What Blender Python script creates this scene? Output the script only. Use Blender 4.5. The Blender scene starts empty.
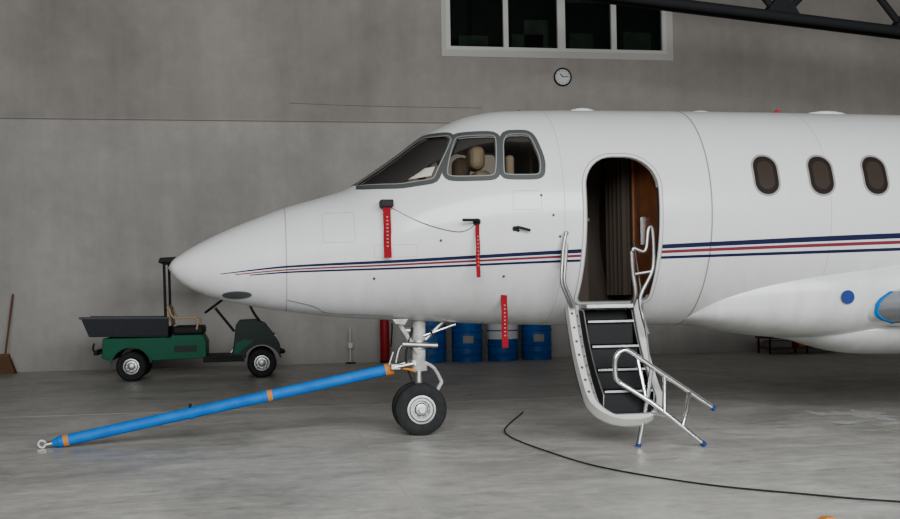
import bpy, bmesh, math
from mathutils import Vector, Matrix
D=bpy.data; SC=bpy.context.scene; COL=SC.collection
YC=10.0   # aircraft centreline depth (m)

# ------------------------------------------------------------ materials
def mat(name,col,rough=.5,metal=0,spec=.35,coat=0,var=None,scale=4,bump=0,rvar=0):
    m=D.materials.new(name);m.use_nodes=True;nt=m.node_tree;b=nt.nodes['Principled BSDF']
    c=tuple(col)+(1,)
    b.inputs['Base Color'].default_value=c;b.inputs['Roughness'].default_value=rough
    b.inputs['Metallic'].default_value=metal;b.inputs['Specular IOR Level'].default_value=spec
    b.inputs['Coat Weight'].default_value=coat;b.inputs['Coat Roughness'].default_value=.08
    if var or bump or rvar:
        tc=nt.nodes.new('ShaderNodeTexCoord');n=nt.nodes.new('ShaderNodeTexNoise')
        n.inputs['Scale'].default_value=scale;n.inputs['Detail'].default_value=8
        nt.links.new(tc.outputs['Object'],n.inputs['Vector'])
        if var:
            r=nt.nodes.new('ShaderNodeValToRGB');r.color_ramp.elements[0].position=.3;r.color_ramp.elements[1].position=.7
            r.color_ramp.elements[0].color=tuple(var)+(1,);r.color_ramp.elements[1].color=c
            nt.links.new(n.outputs['Fac'],r.inputs[0]);nt.links.new(r.outputs[0],b.inputs['Base Color'])
        if rvar:
            mr=nt.nodes.new('ShaderNodeMapRange');mr.inputs['To Min'].default_value=max(0,rough-rvar);mr.inputs['To Max'].default_value=rough+rvar
            nt.links.new(n.outputs['Fac'],mr.inputs['Value']);nt.links.new(mr.outputs[0],b.inputs['Roughness'])
        if bump:
            bp=nt.nodes.new('ShaderNodeBump');bp.inputs['Strength'].default_value=bump;bp.inputs['Distance'].default_value=.02
            nt.links.new(n.outputs['Fac'],bp.inputs['Height']);nt.links.new(bp.outputs[0],b.inputs['Normal'])
    return m
M={}
# white paint: streaky noise tone, darker low on the skin
def paintmat():
    m=mat('aircraft_white',(.60,.605,.59),.30,coat=.25);nt=m.node_tree;b=nt.nodes['Principled BSDF'];L=nt.links.new
    tc=nt.nodes.new('ShaderNodeTexCoord');sx=nt.nodes.new('ShaderNodeSeparateXYZ');L(tc.outputs['Object'],sx.inputs[0])
    mp=nt.nodes.new('ShaderNodeMapping');mp.inputs['Scale'].default_value=(2.5,1,.7);L(tc.outputs['Object'],mp.inputs[0])
    n=nt.nodes.new('ShaderNodeTexNoise');n.inputs['Scale'].default_value=2.2;n.inputs['Detail'].default_value=10;n.inputs['Roughness'].default_value=.65;L(mp.outputs[0],n.inputs['Vector'])
    lo=nt.nodes.new('ShaderNodeMapRange');lo.inputs['From Min'].default_value=1.7;lo.inputs['From Max'].default_value=.95;lo.inputs['To Min'].default_value=.12;lo.inputs['To Max'].default_value=.75;L(sx.outputs['Z'],lo.inputs['Value'])
    nr=nt.nodes.new('ShaderNodeMapRange');nr.inputs['From Min'].default_value=.3;nr.inputs['From Max'].default_value=.75;L(n.outputs['Fac'],nr.inputs['Value'])
    mu=nt.nodes.new('ShaderNodeMath');mu.operation='MULTIPLY';L(lo.outputs[0],mu.inputs[0]);L(nr.outputs[0],mu.inputs[1])
    c=nt.nodes.new('ShaderNodeMix');c.data_type='RGBA';c.inputs[6].default_value=(.60,.605,.59,1);c.inputs[7].default_value=(.36,.35,.325,1);L(mu.outputs[0],c.inputs[0])
    L(c.outputs[2],b.inputs['Base Color']);return m
M['paint']=paintmat()
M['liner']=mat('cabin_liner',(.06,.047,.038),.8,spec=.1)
M['jamb']=mat('door_jamb_white',(.58,.57,.54),.5)
M['pan']=mat('airstair_pan_grey',(.44,.43,.41),.5,var=(.30,.29,.27),scale=9)
M['frame']=mat('window_frame_grey',(.055,.06,.058),.5,spec=.2)
M['seam']=mat('panel_seam',(.20,.20,.20),.7)
M['seam2']=mat('radome_seam',(.33,.325,.31),.7)
M['navy']=mat('stripe_navy',(.008,.010,.040),.45,spec=.15)
M['red']=mat('stripe_red',(.15,.02,.035),.45,spec=.15)
M['cabinglass']=mat('cabin_glass',(.018,.014,.012),.15,spec=.3)
M['cabinring']=mat('cabin_window_ring',(.22,.21,.20),.5)
M['steel']=mat('steel',(.52,.52,.52),.32,1)
M['chrome']=mat('chrome',(.72,.72,.72),.16,1)
M['alu']=mat('aluminium',(.42,.42,.41),.42,1,var=(.30,.30,.30),scale=12)
M['geargrey']=mat('gear_grey',(.46,.46,.44),.45,var=(.26,.25,.23),scale=14)
M['rubber']=mat('rubber',(.012,.012,.013),.8,spec=.2,var=(.02,.02,.02),scale=20)
M['black']=mat('black_plastic',(.010,.010,.011),.6,spec=.15)
M['tread']=mat('step_tread',(.012,.011,.011),.85,bump=.5,scale=90,spec=.1)
M['wood']=mat('cabin_wood',(.26,.09,.03),.4,var=(.13,.04,.015),scale=6)
M['curtain']=mat('curtain_cloth',(.05,.039,.030),.95,spec=.05)
M['seat']=mat('seat_leather',(.15,.115,.08),.65)
M['blue']=mat('towbar_blue',(.0,.10,.40),.55,spec=.15,var=(.005,.14,.46),scale=9)
M['drumblue']=mat('drum_blue',(.002,.085,.33),.45,spec=.2,var=(.002,.055,.22),scale=5)
M['capblue']=mat('foot_cap_blue',(.01,.03,.16),.6,spec=.2)
M['white']=mat('white_paint',(.55,.55,.53),.5)
M['orange']=mat('orange_band',(.46,.17,.03),.6,spec=.2)
M['ribbon']=mat('red_ribbon',(.20,.006,.012),.85,spec=.1)
M['ribbontxt']=mat('ribbon_text',(.34,.15,.14),.9,spec=.1)
M['green']=mat('cart_green',(.0,.085,.042),.5,spec=.15)
M['bed']=mat('cart_bed_grey',(.026,.028,.032),.75,bump=.2,scale=30,spec=.15)
M['bedlip']=mat('cart_bed_lip',(.06,.062,.066),.6,spec=.2)
M['tan']=mat('seat_tan',(.34,.26,.16),.6,spec=.2)
M['firered']=mat('fire_red',(.24,.006,.012),.5,spec=.2)
M['broomwood']=mat('broom_handle',(.13,.05,.03),.7,spec=.2)
M['bristle']=mat('broom_bristle',(.13,.075,.04),.95,var=(.06,.035,.02),scale=60,spec=.1)
M['tape']=mat('blue_tape',(.0,.13,.42),.7,spec=.15)
M['lens']=mat('landing_lens',(.25,.26,.28),.2,.6)
M['truss']=mat('truss_paint',(.020,.020,.021),.7,spec=.1)
M['winframe']=mat('window_white',(.52,.51,.47),.6)
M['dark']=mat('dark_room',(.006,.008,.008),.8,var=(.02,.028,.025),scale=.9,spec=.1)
M['ceil']=mat('ceiling_sheet',(.10,.09,.085),.9)
M['wallside']=mat('side_wall',(.18,.17,.16),.85)
M['clockface']=mat('clock_face',(.55,.55,.53),.5)
M['cable']=mat('cable_rubber',(.014,.014,.015),.7,spec=.15)
M['cowl']=mat('cart_dark_cowl',(.004,.014,.010),.5,spec=.2)

# clear tinted glazing
def glassmat(name,tint,fr):
    g=D.materials.new(name);g.use_nodes=True;nt=g.node_tree;nt.nodes.clear()
    o=nt.nodes.new('ShaderNodeOutputMaterial');mx=nt.nodes.new('ShaderNodeMixShader');tr=nt.nodes.new('ShaderNodeBsdfTransparent');gl=nt.nodes.new('ShaderNodeBsdfGlossy');lw=nt.nodes.new('ShaderNodeFresnel')
    tr.inputs[0].default_value=tint;gl.inputs['Roughness'].default_value=.06;lw.inputs[0].default_value=fr
    nt.links.new(lw.outputs[0],mx.inputs[0]);nt.links.new(tr.outputs[0],mx.inputs[1]);nt.links.new(gl.outputs[0],mx.inputs[2]);nt.links.new(mx.outputs[0],o.inputs[0])
    return g
M['glass']=glassmat('cockpit_glass',(.84,.81,.75,1),1.38)
M['wglass']=glassmat('window_glass',(.6,.65,.62,1),1.35)

# concrete wall: darker, browner tone above the joint, stained and streaked
def mr_(nt,src,a,b,c,d):
    n=nt.nodes.new('ShaderNodeMapRange');n.inputs['From Min'].default_value=a;n.inputs['From Max'].default_value=b;n.inputs['To Min'].default_value=c;n.inputs['To Max'].default_value=d
    nt.links.new(src,n.inputs['Value']);return n.outputs[0]
def noise_(nt,vec,sc,det=8,ro=.6,dist=0):
    n=nt.nodes.new('ShaderNodeTexNoise');n.inputs['Scale'].default_value=sc;n.inputs['Detail'].default_value=det;n.inputs['Roughness'].default_value=ro;n.inputs['Distortion'].default_value=dist
    nt.links.new(vec,n.inputs['Vector']);return n.outputs['Fac']
def mul_(nt,a,b):
    n=nt.nodes.new('ShaderNodeMath');n.operation='MULTIPLY';nt.links.new(a,n.inputs[0]);nt.links.new(b,n.inputs[1]);return n.outputs[0]
def map_(nt,vec,s,rot=(0,0,0)):
    n=nt.nodes.new('ShaderNodeMapping');n.inputs['Scale'].default_value=s;n.inputs['Rotation'].default_value=rot;nt.links.new(vec,n.inputs[0]);return n.outputs[0]
def wallmat():
    m=D.materials.new('concrete_wall');m.use_nodes=True;nt=m.node_tree;b=nt.nodes['Principled BSDF'];L=nt.links.new
    b.inputs['Roughness'].default_value=.9;b.inputs['Specular IOR Level'].default_value=.1
    tc=nt.nodes.new('ShaderNodeTexCoord');O=tc.outputs['Object']
    sx=nt.nodes.new('ShaderNodeSeparateXYZ');L(O,sx.inputs[0])
    upper_tone=mr_(nt,sx.outputs['Z'],4.66,4.76,0,1)
    c=nt.nodes.new('ShaderNodeMix');c.data_type='RGBA';c.inputs[6].default_value=(.375,.355,.328,1);c.inputs[7].default_value=(.305,.277,.250,1);L(upper_tone,c.inputs[0])
    f=mul_(nt,mr_(nt,noise_(nt,O,.35,10,.6),.3,.7,.76,1.14),mr_(nt,noise_(nt,map_(nt,O,(1.6,1,.16)),1.3,8,.6),.3,.7,.92,1.06))
    f=mul_(nt,f,mr_(nt,noise_(nt,O,5,8,.7),.3,.7,.93,1.05))
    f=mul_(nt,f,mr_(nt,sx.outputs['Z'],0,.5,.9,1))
    vm=nt.nodes.new('ShaderNodeVectorMath');vm.operation='SCALE';L(c.outputs[2],vm.inputs[0]);L(f,vm.inputs['Scale'])
    L(vm.outputs[0],b.inputs['Base Color'])
    bp=nt.nodes.new('ShaderNodeBump');bp.inputs['Strength'].default_value=.3;bp.inputs['Distance'].default_value=.02;L(noise_(nt,O,14,6),bp.inputs['Height']);L(bp.outputs[0],b.inputs['Normal'])
    return m
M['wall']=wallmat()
def floormat():
    m=D.materials.new('polished_concrete');m.use_nodes=True;nt=m.node_tree;b=nt.nodes['Principled BSDF'];L=nt.links.new
    tc=nt.nodes.new('ShaderNodeTexCoord');O=tc.outputs['Object']
    n1=noise_(nt,O,.8,12,.72,.8);n2=noise_(nt,O,7,10,.75);n3=noise_(nt,map_(nt,O,(.35,2.2,1),(0,0,.5)),2.0,10,.7,1.2);n4=noise_(nt,O,2.3,6,.6,.3)
    r=nt.nodes.new('ShaderNodeValToRGB');e=r.color_ramp.elements;e[0].position=.36;e[0].color=(.27,.263,.242,1);e[1].position=.62;e[1].color=(.475,.46,.42,1)
    L(n1,r.inputs[0])
    f=mul_(nt,mr_(nt,n2,.3,.7,.74,1.2),mr_(nt,n3,.35,.65,.86,1.10))
    f=mul_(nt,f,mr_(nt,n4,.58,.72,1,.74))    # darker oil / tyre stains
    vm=nt.nodes.new('ShaderNodeVectorMath');vm.operation='SCALE';L(r.outputs[0],vm.inputs[0]);L(f,vm.inputs['Scale'])
    L(vm.outputs[0],b.inputs['Base Color'])
    rr=mr_(nt,n3,.35,.65,.26,.56);L(rr,b.inputs['Roughness'])
    b.inputs['Specular IOR Level'].default_value=.42
    bp=nt.nodes.new('ShaderNodeBump');bp.inputs['Strength'].default_value=.06;bp.inputs['Distance'].default_value=.02;L(n2,bp.inputs['Height']);L(bp.outputs[0],b.inputs['Normal'])
    return m
M['floor']=floormat()

# ------------------------------------------------------------ helpers
def empty(name,loc=(0,0,0)):
    e=D.objects.new(name,None);e.location=loc;e.empty_display_size=.2;COL.objects.link(e);return e
def obj(name,verts,faces,m,parent=None,smooth=False,angle=35):
    me=D.meshes.new(name);me.from_pydata([tuple(v) for v in verts],[],faces)
    me.update()
    bm=bmesh.new();bm.from_mesh(me);bmesh.ops.recalc_face_normals(bm,faces=bm.faces);bm.to_mesh(me);bm.free()
    if smooth:
        me.polygons.foreach_set('use_smooth',[True]*len(me.polygons));me.set_sharp_from_angle(angle=math.radians(angle))
    o=D.objects.new(name,me);COL.objects.link(o)
    if m:me.materials.append(M[m] if isinstance(m,str) else m)
    if parent:
        o.parent=parent;o.matrix_parent_inverse=Matrix.Translation(parent.location).inverted()
    return o
def box(name,lo,hi,m,parent=None,bev=0):
    x0,y0,z0=lo;x1,y1,z1=hi
    v=[(x0,y0,z0),(x1,y0,z0),(x1,y1,z0),(x0,y1,z0),(x0,y0,z1),(x1,y0,z1),(x1,y1,z1),(x0,y1,z1)]
    o=obj(name,v,[(0,3,2,1),(4,5,6,7),(0,1,5,4),(1,2,6,5),(2,3,7,6),(3,0,4,7)],m,parent)
    if bev:
        b=o.modifiers.new('b','BEVEL');b.width=bev;b.segments=3
    return o
def smoothpath(pts,n=6):
    P=[Vector(p) for p in pts];out=[]
    for i in range(len(P)-1):
        p0=P[max(i-1,0)];p1=P[i];p2=P[i+1];p3=P[min(i+2,len(P)-1)]
        for k in range(n):
            t=k/n;out.append(.5*((2*p1)+(p2-p0)*t+(2*p0-5*p1+4*p2-p3)*t*t+(3*p1-p0-3*p2+p3)*t**3))
    out.append(P[-1]);return out
def tube(name,pts,r,m,parent=None,smooth=0,seg=12,r2=None):
    P=smoothpath(pts,smooth) if smooth else [Vector(p) for p in pts]
    n=len(P);V=[];Fc=[];up=None
    for i,p in enumerate(P):
        a=P[max(i-1,0)];b=P[min(i+1,n-1)];t=(b-a).normalized()
        if up is None:
            up=Vector((0,0,1)) if abs(t.z)<.9 else Vector((1,0,0))
        u=(up-t*up.dot(t)).normalized();up=u;w=t.cross(u)
        rr=r if r2 is None else r+(r2-r)*i/(n-1)
        for k in range(seg):
            an=2*math.pi*k/seg;V.append(p+u*rr*math.cos(an)+w*rr*math.sin(an))
    for i in range(n-1):
        for k in range(seg):
            k2=(k+1)%seg;Fc.append((i*seg+k,i*seg+k2,(i+1)*seg+k2,(i+1)*seg+k))
    Fc.append(tuple(range(seg)));Fc.append(tuple((n-1)*seg+k for k in range(seg)))
    return obj(name,V,Fc,m,parent,True,50)
def revolve(name,prof,c,axis,m,parent=None,seg=48,angle=40):
    V=[];Fc=[];n=len(prof)
    for k in range(seg):
        a=2*math.pi*k/seg;ca,sa=math.cos(a),math.sin(a)
        for r,h in prof:
            if axis=='Y':p=(c[0]+r*ca,c[1]+h,c[2]+r*sa)
            elif axis=='Z':p=(c[0]+r*ca,c[1]+r*sa,c[2]+h)
            else:p=(c[0]+h,c[1]+r*ca,c[2]+r*sa)
            V.append(p)
    for k in range(seg):
        k2=(k+1)%seg
        for i in range(n-1):Fc.append((k*n+i,k*n+i+1,k2*n+i+1,k2*n+i))
    o=obj(name,V,Fc,m,parent,False)
    bm=bmesh.new();bm.from_mesh(o.data);bmesh.ops.remove_doubles(bm,verts=bm.verts,dist=1e-5);bmesh.ops.recalc_face_normals(bm,faces=bm.faces);bm.to_mesh(o.data);bm.free()
    me=o.data;me.polygons.foreach_set('use_smooth',[True]*len(me.polygons));me.set_sharp_from_angle(angle=math.radians(angle))
    return o
def prism(name,poly,y0,y1,m,parent=None,bev=0,smooth=False):
    n=len(poly);V=[(x,y0,z) for x,z in poly]+[(x,y1,z) for x,z in poly]
    Fc=[tuple(range(n)),tuple(range(2*n-1,n-1,-1))]+[(i,(i+1)%n,n+(i+1)%n,n+i) for i in range(n)]
    o=obj(name,V,Fc,m,parent,smooth,30)
    if bev:
        b=o.modifiers.new('b','BEVEL');b.width=bev;b.segments=3;b.limit_method='ANGLE'
    return o
def pchip(pts):
    xs=[p[0] for p in pts];ys=[p[1] for p in pts];n=len(xs);H=[xs[i+1]-xs[i] for i in range(n-1)];S=[(ys[i+1]-ys[i])/H[i] for i in range(n-1)]
    m=[0]*n;m[0]=S[0];m[-1]=S[-1]
    for i in range(1,n-1):
        if S[i-1]*S[i]>0:
            w1=2*H[i]+H[i-1];w2=H[i]+2*H[i-1];m[i]=(w1+w2)/(w1/S[i-1]+w2/S[i])
    def gg(x):
        if x<=xs[0]:return ys[0]
        if x>=xs[-1]:return ys[-1]
        i=0
        while xs[i+1]<x:i+=1
        t=(x-xs[i])/H[i]
        return (2*t**3-3*t*t+1)*ys[i]+(t**3-2*t*t+t)*H[i]*m[i]+(-2*t**3+3*t*t)*ys[i+1]+(t**3-t*t)*H[i]*m[i+1]
    return gg
def wheel(name,x,y,z,R,wd,rim,parent,hub='alu'):
    h=wd/2
    revolve(name+'_tyre',[(rim,-h*.75),(rim+.01,-h*.85),(rim+(R-rim)*.35,-h),(rim+(R-rim)*.75,-h*.95),(R*.985,-h*.65),(R,-h*.3),(R,h*.3),(R*.985,h*.65),(rim+(R-rim)*.75,h*.95),(rim+(R-rim)*.35,h),(rim+.01,h*.85),(rim,h*.75)],(x,y,z),'Y','rubber',parent)
    for s in (-1,1):
        revolve(name+'_rim',[(rim+.004,s*h*.55),(rim+.004,s*h*.86),(rim-.012,s*h*.88),(rim-.02,s*h*.6),(rim*.72,s*h*.35),(rim*.5,s*h*.4),(rim*.42,s*h*.8),(rim*.2,s*h*.9),(0.0,s*h*.9)],(x,y,z),'Y',hub,parent)
    for k in range(8):
        a=2*math.pi*k/8
        revolve(name+'_bolt',[(0,-h*.62),(.008,-h*.62),(.008,-h*.3)],(x+rim*.6*math.cos(a),y,z+rim*.6*math.sin(a)),'Y','steel',parent,8)

# ------------------------------------------------------------ hangar shell
WY=21.5
box('floor',(-5.2,-6,-.2),(24,WY+.3,0),'floor')
# back wall with the office window opening (4 boxes round the hole)
WX0,WX1,WZ0,WZ1=3.80,8.40,6.16,7.75
wb=empty('wall_back',(9,WY,0))
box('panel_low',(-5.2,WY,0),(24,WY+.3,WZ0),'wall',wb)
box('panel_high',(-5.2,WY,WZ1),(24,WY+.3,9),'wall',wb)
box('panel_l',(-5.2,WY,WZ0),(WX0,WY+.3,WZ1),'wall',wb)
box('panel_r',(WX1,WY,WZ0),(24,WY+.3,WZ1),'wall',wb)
box('wall_left',(-5.2,-6,0),(-4.85,WY,9),'wallside')
box('wall_right',(24,-6,0),(24.3,WY+.3,9),'wallside')
box('ceiling',(-5.2,-6,9),(24.3,WY+.3,9.2),'ceil')
M['groove']=mat('wall_joint',(.16,.145,.13),.9)
tube('trim_1',[(-4.85,WY,4.71),(12,WY,4.70),(24,WY,4.71)],.009,'groove',None,0,6)
tube('trim_2',[(.7,WY,5.06),(2.3,WY,5.02),(4.5,WY,5.01)],.006,'groove',None,3,6)
# window
w=empty('window_1',((WX0+WX1)/2,WY,7))
M['surround']=mat('window_plaster_surround',(.44,.42,.385),.8)
sx0,sx1,sz0=WX0-.09,WX1+.14,WZ0-.13
box('surround_low',(sx0,WY-.02,sz0),(sx1,WY+.02,WZ0),'surround',w)
box('surround_l',(sx0,WY-.02,WZ0),(WX0,WY+.02,WZ1+.1),'surround',w)
box('surround_r',(WX1,WY-.02,WZ0),(sx1,WY+.02,WZ1+.1),'surround',w)
box('surround_top',(WX0,WY-.02,WZ1),(WX1,WY+.02,WZ1+.1),'surround',w)
def wf(a,b,c,d,n):box(n,(a,WY-.03,c),(b,WY+.08,d),'winframe',w)
wf(WX0,WX1,WZ0,WZ0+.07,'sill');wf(WX0,WX1,WZ1-.07,WZ1,'head')
wf(WX0,WX0+.09,WZ0+.07,WZ1-.07,'jamb_l');wf(WX1-.09,WX1,WZ0+.07,WZ1-.07,'jamb_r')
wf(4.97,5.07,WZ0+.07,WZ1-.07,'mullion_1');wf(6.09,6.25,WZ0+.07,WZ1-.07,'mullion_2');wf(7.22,7.33,WZ0+.07,WZ1-.07,'mullion_3')
box('panes',(WX0+.05,WY+.03,WZ0+.03),(WX1-.05,WY+.04,WZ1-.03),'wglass',w)
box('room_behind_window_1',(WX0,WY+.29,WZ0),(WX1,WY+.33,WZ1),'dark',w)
M['shelf']=mat('dim_shelving',(.10,.12,.105),.8,var=(.045,.052,.047),scale=5)
for i,(a,b,c) in enumerate([(5.2,5.85,6.55),(5.45,5.95,6.85),(7.55,8.15,6.65),(4.1,4.7,6.5),(6.4,6.9,6.6)]):
    box('shelf_item_%d'%i,(a,WY+.2,WZ0+.05),(b,WY+.28,c),'shelf',w)
box('roller_blind',(6.3,WY+.12,7.2),(7.2,WY+.14,7.7),'shelf',w)
# clock
c=empty('wall_clock',(6.18,WY-.03,5.62));cc=(6.175,WY-.035,5.65)
revolve('case',[(0,.03),(.18,.03),(.185,-.02),(.165,-.03),(.155,-.015)],cc,'Y','black',c)
revolve('face',[(0,-.012),(.157,-.012)],cc,'Y','clockface',c)
tube('hour_hand',[(cc[0],cc[1]-.02,cc[2]),(cc[0]-.05,cc[1]-.02,cc[2]+.06)],.009,'black',c)
tube('minute_hand',[(cc[0],cc[1]-.02,cc[2]),(cc[0]+.11,cc[1]-.02,cc[2]+.01)],.007,'black',c)
for k in range(12):
    a=k*math.pi/6;tube('tick',[(cc[0]+.12*math.cos(a),cc[1]-.016,cc[2]+.12*math.sin(a)),(cc[0]+.14*math.cos(a),cc[1]-.016,cc[2]+.14*math.sin(a))],.007,'black',c,0,6)

# roof truss (duo-pitch, falling to the right)
t=empty('roof_truss',(10,17,6))
sl=-.089
def tz(x):return 5.97+sl*(x-6.46)
for yy in (16.90,17.10):
    tube('bottom_chord',[(4.5,yy,tz(4.5)),(23.9,yy,tz(23.9))],.085,'truss',t,0,8)
tube('top_chord',[(4.5,17,tz(4.5)+1.25),(23.9,17,tz(23.9)+1.25)],.09,'truss',t,0,8)
x=5.2;i=0
while x<23:
    tube('web',[(x,17,tz(x)+(0 if i%2 else 1.25)),(x+1.15,17,tz(x+1.15)+(1.25 if i%2 else 0))],.06,'truss',t,0,8)
    x+=1.15;i+=1
x=5.2+1.15
while x<22:
    V=[(x-.34,16.88,tz(x-.34)),(x+.34,16.88,tz(x+.34)),(x+.12,16.88,tz(x)+.30),(x-.12,16.88,tz(x)+.30)]
    obj('gusset',V+[(a,17.12,c_) for a,b,c_ in V],[(0,1,2,3),(4,5,6,7),(0,1,5,4),(1,2,6,5),(2,3,7,6),(3,0,4,7)],'truss',t);x+=2.3
for x in (5.2,12,18,23.5):tube('hanger',[(x,17,tz(x)+1.25),(x,17,9)],.05,'truss',t,0,8)

# ------------------------------------------------------------ business jet
TOP=pchip([(-.761,1.551),(-.725,1.612),(-.656,1.665),(-.481,1.769),(-.262,1.874),(.048,1.997),(.271,2.077),(.586,2.167),(.813,2.239),(.877,2.275),(1.089,2.412),(1.322,2.577),(1.510,2.716),(1.698,2.810),(1.935,2.904),(2.220,2.954),(2.603,2.968),(3.236,2.975),(4.238,2.977),(6.344,2.965),(9,2.94),(12,2.75),(13.5,2.5)])
BOT=pchip([(-.761,1.551),(-.719,1.480),(-.617,1.390),(-.446,1.307),(-.186,1.231),(.122,1.171),(.477,1.119),(.837,1.076),(1.479,1.035),(2.231,.990),(2.808,.968),(4.199,.947),(6.3,.95),(9,1.2),(12,2.0),(13.5,2.36)])
ZCN=pchip([(-.761,1.551),(-.485,1.556),(.263,1.609),(.849,1.712),(1.309,1.817),(1.775,1.905),(2.249,1.958),(2.827,1.974),(6.324,1.955),(9,2.05),(12,2.35),(13.5,2.43)])
WID=pchip([(-.761,0),(-.725,.10),(-.656,.17),(-.485,.27),(-.173,.38),(.263,.49),(.849,.64),(1.309,.77),(1.775,.87),(2.249,.935),(2.827,.965),(6.3,.965),(9,.9),(12,.42),(13.5,.05)])
def fh(x,z):
    c=ZCN(x);return c,(TOP(x)-c if z>c else c-BOT(x))
def FF(x,y,z):
    c,h=fh(x,z);return ((y-YC)/max(WID(x),1e-4))**2+((z-c)/max(h,1e-4))**2
def sp(x,z,off=0,side=-1):
    z=min(max(z,BOT(x)+.0015),TOP(x)-.0015)
    c,h=fh(x,z);q=max(0,1-((z-c)/h)**2);y=YC+side*WID(x)*math.sqrt(q)
    e=.004
    nx=(FF(x+e,y,z)-FF(x-e,y,z));ny=(FF(x,y+e,z)-FF(x,y-e,z));nz=(FF(x,y,z+e)-FF(x,y,z-e))
    n=Vector((nx,ny,nz)).normalized()
    return Vector((x,y,z))+n*off
jet=empty('business_jet',(1.456,YC,0))
def loft(name,xs,off,m,NT=112,ft=TOP,fb=BOT,fc=ZCN,fw=WID):
    V=[];Fc=[]
    for x in xs:
        c=fc(x);a=ft(x)-c-off;b=c-fb(x)-off;w_=fw(x)-off
        for k in range(NT):
            t_=2*math.pi*k/NT;s=math.sin(t_)
            V.append((x,YC+w_*math.cos(t_),c+(a if s>0 else b)*s))
    n=len(xs)
    for i in range(n-1):
        for k in range(NT):
            k2=(k+1)%NT;Fc.append((i*NT+k,i*NT+k2,(i+1)*NT+k2,(i+1)*NT+k))
    Fc.append(tuple(range(NT)));Fc.append(tuple((n-1)*NT+k for k in range(NT)))
    return obj(name,V,Fc,m,jet,True)
xs=[-.7605,-.757,-.75,-.74,-.73,-.715,-.70,-.68]+[-.66+.03*i for i in range(12)]
x=xs[-1]
while x<2.7:x+=.045;xs.append(x)
while x<6.9:x+=.1;xs.append(x)
while x<13.3:x+=.25;xs.append(min(x,13.5))
hull=loft('fuselage',xs,0,'paint')
cx=[.8+.08*i for i in range(25)];x=cx[-1]
while x<6.9:x+=.15;cx.append(x)
cav=loft('cav',cx,.055,None)
def roundpoly(P,it=2,q=.22):
    for _ in range(it):
        O=[];n=len(P)
        for i in range(n):
            a=P[i];b=P[(i+1)%n];O.append((a[0]+(b[0]-a[0])*q,a[1]+(b[1]-a[1])*q));O.append((b[0]-(b[0]-a[0])*q,b[1]-(b[1]-a[1])*q))
        P=O
    return P
def cr(*p):return [(a/1000,b/1000) for a,b in zip(p[::2],p[1::2])]
P1=cr(870,2247,1159,2434,1490,2679,1699,2669,1713,2624,1578,2386,1515,2260,1238,2226)
P2=cr(1735,2628,1783,2655,2066,2654,2075,2603,2031,2299,1995,2273,1664,2273,1622,2301,1660,2447)
P3=cr(2135,2655,2343,2661,2380,2629,2425,2411,2410,2294,2369,2277,2121,2279,2092,2306)
R1=roundpoly(P1,2,.1);R2=roundpoly(P2,2,.2);R3=roundpoly(P3,2,.2)
def rrect(x0,x1,z0,z1,rt,rb,n=8):
    P=[]
    for cx_,cz,a0,r in ((x1-rt,z1-rt,0,rt),(x0+rt,z1-rt,90,rt),(x0+rb,z0+rb,180,rb),(x1-rb,z0+rb,270,rb)):
        for k in range(n+1):
            a=math.radians(a0+90*k/n);P.append((cx_+r*math.cos(a),cz+r*math.sin(a)))
    return P
DOOR=rrect(2.79,3.445,1.19,2.44,.27,.05)
cuts=[prism('c1',R1,8.4,9.955,None),prism('c2',R2,8.4,9.9,None),prism('c3',R3,8.4,9.9,None),prism('c4',DOOR,8.4,9.8,None),
      prism('c5',R1,10.045,11.6,None),prism('c6',R2,10.1,11.6,None),prism('c7',R3,10.1,11.6,None)]
for cobj in [cav]+cuts:
    cobj.parent=None;cobj.matrix_world=Matrix.Identity(4)
    md=hull.modifiers.new('cut','BOOLEAN');md.operation='DIFFERENCE';md.object=cobj;md.solver='EXACT'
dg=bpy.context.evaluated_depsgraph_get();bpy.context.view_layer.update();dg.update()
nm=D.meshes.new_from_object(hull.evaluated_get(dg));hull.modifiers.clear();hull.data=nm
for cobj in [cav]+cuts:D.objects.remove(cobj,do_unlink=True)
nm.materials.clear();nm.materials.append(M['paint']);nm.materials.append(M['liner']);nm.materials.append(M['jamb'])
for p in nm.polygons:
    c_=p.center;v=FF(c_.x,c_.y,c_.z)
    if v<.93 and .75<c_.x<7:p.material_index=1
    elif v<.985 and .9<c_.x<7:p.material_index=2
    p.use_smooth=True
nm.set_sharp_from_angle(angle=math.radians(35))

def dens(P,d=.03):
    O=[];n=len(P)
    for i in range(n):
        a=P[i];b=P[(i+1)%n];L=math.dist(a,b);k=max(1,int(L/d))
        for j in range(k):O.append((a[0]+(b[0]-a[0])*j/k,a[1]+(b[1]-a[1])*j/k))
    return O
def offs(P,d):
    A=sum(P[i][0]*P[(i+1)%len(P)][1]-P[(i+1)%len(P)][0]*P[i][1] for i in range(len(P)))
    s=1 if A>0 else -1;O=[];n=len(P)
    for i in range(n):
        a=P[i-1];b=P[(i+1)%n];t=Vector((b[0]-a[0],b[1]-a[1]))
        if t.length<1e-9:O.append(P[i]);continue
        t.normalize();O.append((P[i][0]+s*t.y*d,P[i][1]-s*t.x*d))
    return O
def patch(name,P,off,m,side=-1,rings=12):
    P=dens(P);cx_=sum(p[0] for p in P)/len(P);cz=sum(p[1] for p in P)/len(P);n=len(P)
    V=[sp(cx_,cz,off,side)];Fc=[]
    for k in range(1,rings+1):
        f=k/rings
        for p in P:V.append(sp(cx_+(p[0]-cx_)*f,cz+(p[1]-cz)*f,off,side))
    for i in range(n):Fc.append((0,1+i,1+(i+1)%n))
    for k in range(rings-1):
        for i in range(n):
            j=(i+1)%n;a=1+k*n;b=a+n;Fc.append((a+i,a+j,b+j,b+i))
    return obj(name,V,Fc,m,jet,True,60)
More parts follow.
